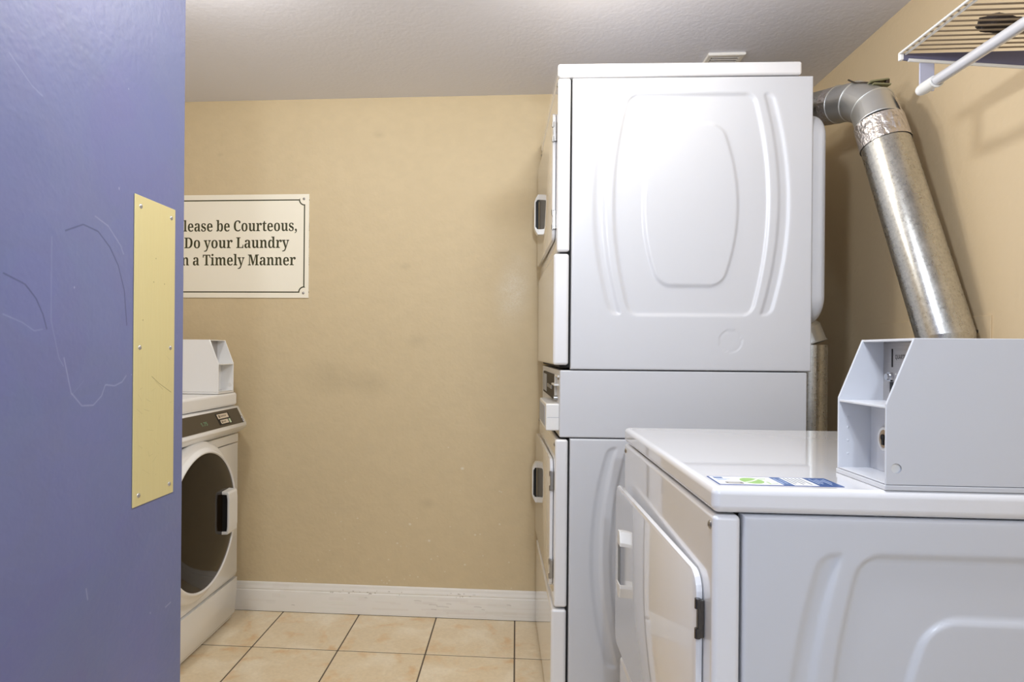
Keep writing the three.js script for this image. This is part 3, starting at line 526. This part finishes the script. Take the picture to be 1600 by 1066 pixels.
{
  const d = thing('vent_duct', 'galvanised metal duct with an elbow coming out behind the tall double dryer', 'duct', [0.95, 0, -1.85]);
  const off = p => [p[0] - 0.95, p[1], p[2] + 1.85];
  // horizontal run and elbow gores
  const A = [0.892, 1.829, -2.117], B = [0.95, 1.805, -1.98], C = [0.966, 1.79, -1.92], Dd = [0.984, 1.752, -1.866], E = [0.983, 1.69, -1.83];
  const h = mitredPipe([A, B, C, Dd, E].map(off), [0.0525, 0.0525, 0.0535, 0.0545, 0.056]);
  part('horizontal_pipe', h.geos[0], M.zinc, d);
  for (let i = 1; i < 4; i++) part('elbow_section', h.geos[i], M.zincSmooth, d);
  for (let i = 1; i < 5; i++) part('seam_bead', bead(h.rings[i], i === 4 ? 0.0035 : 0.0024), M.zincSmooth, d);
  // long falling pipe
  const F = [0.9835, 1.692, -1.829], G = [1.0475, 1.109, -1.652], Hh = [1.052, 0.9, -1.66], I = [1.052, 0.05, -1.67];
  const v = mitredPipe([F, G, Hh, I].map(off), [0.0595, 0.0605, 0.0605, 0.0605]);
  part('falling_pipe', v.geos, M.zinc, d);
  const lp = (t, k) => F.map((q, i) => q + (G[i] - q) * t);
  const f1 = mitredPipe([lp(-0.005), lp(0.11)].map(off), [0.0605, 0.0618]); part('foil_tape', f1.geos[0], M.foil, d, 'crinkled foil tape');
  const lq = t => A.map((q, i) => q + (B[i] - q) * t);
  const f2 = mitredPipe([lq(0.78), lq(1.0)].map(off), [0.0532, 0.0534]); part('foil_tape', f2.geos[0], M.foil, d, 'crinkled foil tape');
  // a loose tab of tape up the right of the elbow
  const tab = mitredPipe([[0.983, 1.684, -1.828], [0.984, 1.75, -1.864]].map(off), [0.0615, 0.059], 48).geos[0];
  { // keep only the arc that faces right
    const idx = tab.index.array, p = tab.attributes.position, keep = []; for (let i = 0; i < idx.length; i += 3) { let x = 0, z = 0; for (let k = 0; k < 3; k++) { x += p.getX(idx[i + k]); z += p.getZ(idx[i + k]); } x = x / 3 - 0.034; z = z / 3 - 0.004; if (x > 0.032 && z > -0.03) keep.push(idx[i], idx[i + 1], idx[i + 2]); } tab.setIndex(keep); tab.computeVertexNormals(); }
  M.foilTab = M.foil.clone(); M.foilTab.side = THREE.DoubleSide;
  part('foil_tape', tab, M.foilTab, d, 'loose tab of foil tape');
  // second duct, straight up the back of the lower dryer
  const e = thing('vent_duct', 'galvanised upright pipe glimpsed behind the right edge of the tall double dryer', 'duct', [0.905, 0, -2.06]);
  part('upright_pipe', mitredPipe([[0, 0.012, 0], [0, 1.09, 0]], [0.051, 0.051]).geos[0], M.zinc, e);
  const k = mitredPipe([[0, 1.09, 0], [-0.012, 1.125, -0.006], [-0.05, 1.15, -0.02]], [0.051, 0.052, 0.05]); part('elbow_section', k.geos, M.zincSmooth, e);
  part('seam_bead', bead(k.rings[0], 0.0024), M.zincSmooth, e);
}
{ // twisted strap lying on the elbow
  const t = thing('torn_strap', 'dark twisted strap with pale green end lying on the duct elbow', 'strap', [0.945, 1.8165, -1.865]);
  const c = new THREE.CatmullRomCurve3([V(-0.012, 0.026, -0.03), V(0.004, 0.013, -0.02), V(0.02, 0.009, -0.01), V(0.04, 0.004, 0), V(0.055, 0.002, 0.008)]);
  part('stem', new THREE.TubeGeometry(c, 24, 0.0022, 6), std({ color: '#3a2f22', roughness: 0.7 }), t);
  const g1 = rb(0.028, 0.076, -0.002, 0.0025, -0.008, 0.014, 0.001); g1.rotateZ(0.12); const g2 = rb(0.034, 0.08, -0.002, 0.002, -0.006, 0.014, 0.001); g2.rotateZ(-0.08); g2.translate(0, -0.001, 0.004);
  part('folded_end', [g1, g2], std({ color: '#86825f', roughness: 0.6 }), t, 'pale green folded end');
  part('end_clip', rb(0.07, 0.079, -0.008, 0.011, -0.002, 0.012, 0.002), std({ color: '#40301f', roughness: 0.6 }), t);
}

// ---------------------------------------------------------------- wire shelf and hanging rod on the right wall
{
  const Z0 = -1.432, Z1 = -0.03, Y = 1.702, X0 = 0.814;
  const s = thing('wire_shelf', 'white wire shelf fixed to the right wall below the ceiling', 'shelf', [XR, Y, (Z0 + Z1) / 2]);
  const o = (x, y, z) => [x - XR, y - Y, z - (Z0 + Z1) / 2];
  const shadedWireMat = std({ color: '#9a8a74', roughness: 0.5 });  // white wires; the brown puts their shaded undersides into the colour
  const wg = rod([-(XR - X0) - 0.005, 0, 0], [-0.001, 0, 0], 0.0019, 8);
  for (let z = Z0 + 0.014; z < Z1 - 0.005; z += 0.0195) { const m = part('wire', wg, shadedWireMat, s); m.name = numbered('wire'); m.position.set(0, 0.0045, z - (Z0 + Z1) / 2); }
  part('front_rail', rod(o(X0 - 0.005, Y + 0.0015, Z0 + 0.004), o(X0 - 0.005, Y + 0.0015, Z1), 0.0026), M.rail, s);
  part('front_rail', rod(o(X0 + 0.0065, Y + 0.0, Z0 + 0.004), o(X0 + 0.0065, Y + 0.0, Z1), 0.0026), M.rail, s);
  part('back_rail', rod(o(XR - 0.006, Y, Z0), o(XR - 0.006, Y, Z1), 0.003), M.rail, s);
  // tapered end bracket running to the wall, with a folded lower edge
  const bs = new THREE.Shape(); bs.moveTo(0, 0); bs.lineTo(XR - X0, 0); bs.lineTo(XR - X0, -0.043); bs.lineTo(0.03, -0.0165); bs.quadraticCurveTo(0.006, -0.0145, 0, -0.012); bs.closePath();
  const bg = extrude(bs, 0.006, 0.001, 1); bg.translate(X0 - XR, 0.0015, Z0 - 0.002 - (Z0 + Z1) / 2);
  const br = part('end_bracket', boxUV(bg), M.bracket, s, 'grey tapered end bracket');
  part('bracket_flange', rod(o(X0 + 0.012, Y - 0.0135, Z0 + 0.005), o(XR - 0.001, Y - 0.0405, Z0 + 0.005), 0.0035), M.rail, br);
  part('end_cap', rb(X0 - XR - 0.005, X0 - XR + 0.0025, -0.0125, 0.0055, Z0 - 0.004 - (Z0 + Z1) / 2, Z0 + 0.006 - (Z0 + Z1) / 2, 0.002), M.plastic, br);
  const r = thing('hanging_rod', 'white metal hanging rod with rounded cap, slung under the wire shelf', 'rod', [0.842, 1.617, -0.72]);
  part('tube', rod([0, 0, 0.69], [0, 0, -0.672], 0.0105, 24), std({ color: '#d9d8da', roughness: 0.25, metalness: 0.35 }), r);
  part('collar', (() => { const g = lathe([[0.0106, 0], [0.0122, 0.0005], [0.0124, 0.036], [0.0106, 0.037]], 28); g.rotateX(-Math.PI / 2); g.translate(0, 0, -0.645); return g; })(), M.rail, r);
  part('end_cap', (() => { const g = lathe([[0.0112, 0], [0.0112, 0.01], [0.0098, 0.0145], [0.006, 0.017], [0, 0.0175]], 28); g.rotateX(-Math.PI / 2); g.translate(0, 0, -0.68); return g; })(), M.plastic, r);
  part('hook', [rb(0.008, 0.038, 0.006, 0.0665, -0.7125, -0.7085, 0.0015), rb(0.006, 0.022, 0.004, 0.012, -0.7125, -0.7085, 0.001)], std({ color: '#b4b4c4', roughness: 0.4 }), r);
  part('hook', (() => { const g = new THREE.TorusGeometry(0.0125, 0.0022, 8, 24, Math.PI); g.rotateZ(Math.PI); g.translate(0, 0, -0.64); return g; })(), M.rail, r);
  // dark things left on the shelf
  const blob = (rx, ry, rz, seed, a) => { const g = new THREE.IcosahedronGeometry(1, 4), p = g.attributes.position; for (let i = 0; i < p.count; i++) { const x = p.getX(i), y = p.getY(i), z = p.getZ(i); const k = 1 + a * (fbm(x * 0.22 + 0.5 + seed, z * 0.22 + 0.5, 8, 3) - 0.5) + a * 0.6 * (fbm(y * 0.2 + 0.5, x * 0.2 + 0.5 + seed, 8, 2) - 0.5); p.setXYZ(i, x * rx * k, Math.max(-0.6, y) * ry * k, z * rz * k); } g.computeVertexNormals(); return g; };
  const c = thing('dark_cloth', 'crumpled dark brown cloth lying on the wire shelf above the hanging rod', 'cloth', [0.955, 1.7085, -1.352]);
  part('fold', [blob(0.058, 0.02, 0.027, 0.1, 0.9).rotateY(0.35).translate(0.004, 0.014, 0)], std({ color: '#2a211c', roughness: 0.85 }), c);
  const c2 = thing('small_scrap', 'small dark scrap lying on the wire shelf close to the ceiling', 'scrap', [0.888, 1.7085, -1.226]);
  part('fold', [blob(0.014, 0.005, 0.007, 0.6, 0.5).translate(0, 0.0035, 0)], std({ color: '#2a1f16', roughness: 0.85 }), c2);
}

// ---------------------------------------------------------------- vent in the ceiling
{
  const v = thing('ceiling_vent', 'small white ceiling vent just above the top of the tall double dryer', 'vent', [0.7, CEIL, -2.28]);
  const f = new THREE.Shape(); f.moveTo(-0.062, -0.062); f.lineTo(0.062, -0.062); f.lineTo(0.062, 0.062); f.lineTo(-0.062, 0.062); f.closePath();
  const hole = new THREE.Path(); hole.moveTo(-0.045, -0.045); hole.lineTo(-0.045, 0.045); hole.lineTo(0.045, 0.045); hole.lineTo(0.045, -0.045); hole.closePath(); f.holes.push(hole);
  const g = extrude(f, 0.011, 0.0035, 2); g.rotateX(Math.PI / 2); part('frame', boxUV(g), M.trim, v);
  for (let i = 0; i < 6; i++) { const s = bx(-0.0445, 0.0445, -0.001, 0.001, -0.007, 0.007); s.rotateX(0.9); s.translate(0, -0.0055, -0.0375 + i * 0.015); part('slat', s, M.trim, v); }
}

// ---------------------------------------------------------------- lamps
function domeLamp(name, label, x, z, power, colour, glow, glowPower, drop = 0) {
  const l = thing(name, label, 'lamp', [x, CEIL - drop, z]);
  if (drop) part('stem', [cyl(0.009, drop, 'y', [0, drop / 2, 0], 16), cyl(0.05, 0.014, 'y', [0, drop - 0.0075, 0], 32)], M.trim, l);
  part('pan', lathe([[0, -0.0005], [0.122, -0.0005], [0.125, -0.004], [0.125, -0.046], [0.12, -0.048], [0, -0.048]], 48), M.trim, l);
  const gl = part('glass_shade', lathe([[0, -0.1], [0.045, -0.097], [0.085, -0.086], [0.112, -0.068], [0.127, -0.05], [0.128, -0.034], [0.1255, -0.034]], 48), std({ color: '#f4e6c4', emissive: glow, emissiveIntensity: glowPower, roughness: 0.4, side: THREE.DoubleSide }), l);
  gl.castShadow = false;
  const p = new THREE.PointLight(colour, power, 0, 2); p.position.set(0, -0.074, 0); p.castShadow = true; p.shadow.radius = 2.2; p.shadow.mapSize.set(1024, 1024); p.shadow.bias = -0.002; l.add(p);
  return l;
}
domeLamp('added_lamp', 'round glass dome lamp on the ceiling over the washer side of the room', -0.84, -1.49, ROOM_LAMP * 1.75, ROOM_LAMP_COLOUR, ROOM_GLOW_COLOUR, ROOM_GLOW);
domeLamp('added_lamp', 'round glass dome lamp on the ceiling in front of the tall double dryer', 0.2, -1.57, ROOM_LAMP, ROOM_LAMP_COLOUR, ROOM_GLOW_COLOUR, ROOM_GLOW);
domeLamp('added_lamp', 'added fill lamp of round glass hanging on a short stem just above the nearest dryer', 0.13, -0.78, NEAR_FILL, ROOM_LAMP_COLOUR, ROOM_LAMP_COLOUR, 3, 0.24);  // added to brighten the room, no such lamp is known here
domeLamp('added_lamp', 'added fill lamp with round glass dome on the ceiling of the hall behind the camera', 0.15, 1.0, HALL_FILL, HALL_FILL_COLOUR, HALL_FILL_COLOUR, 4);  // unseen lamp added as cool fill for the sides facing the camera

scene.traverse(o => { if (o.isMesh && o.material.emissiveIntensity > 1 && o.material.emissive && o.material.emissive.getHex()) return; if (o.isMesh) { o.castShadow = true; o.receiveShadow = true; } });
renderer.render(scene, camera);
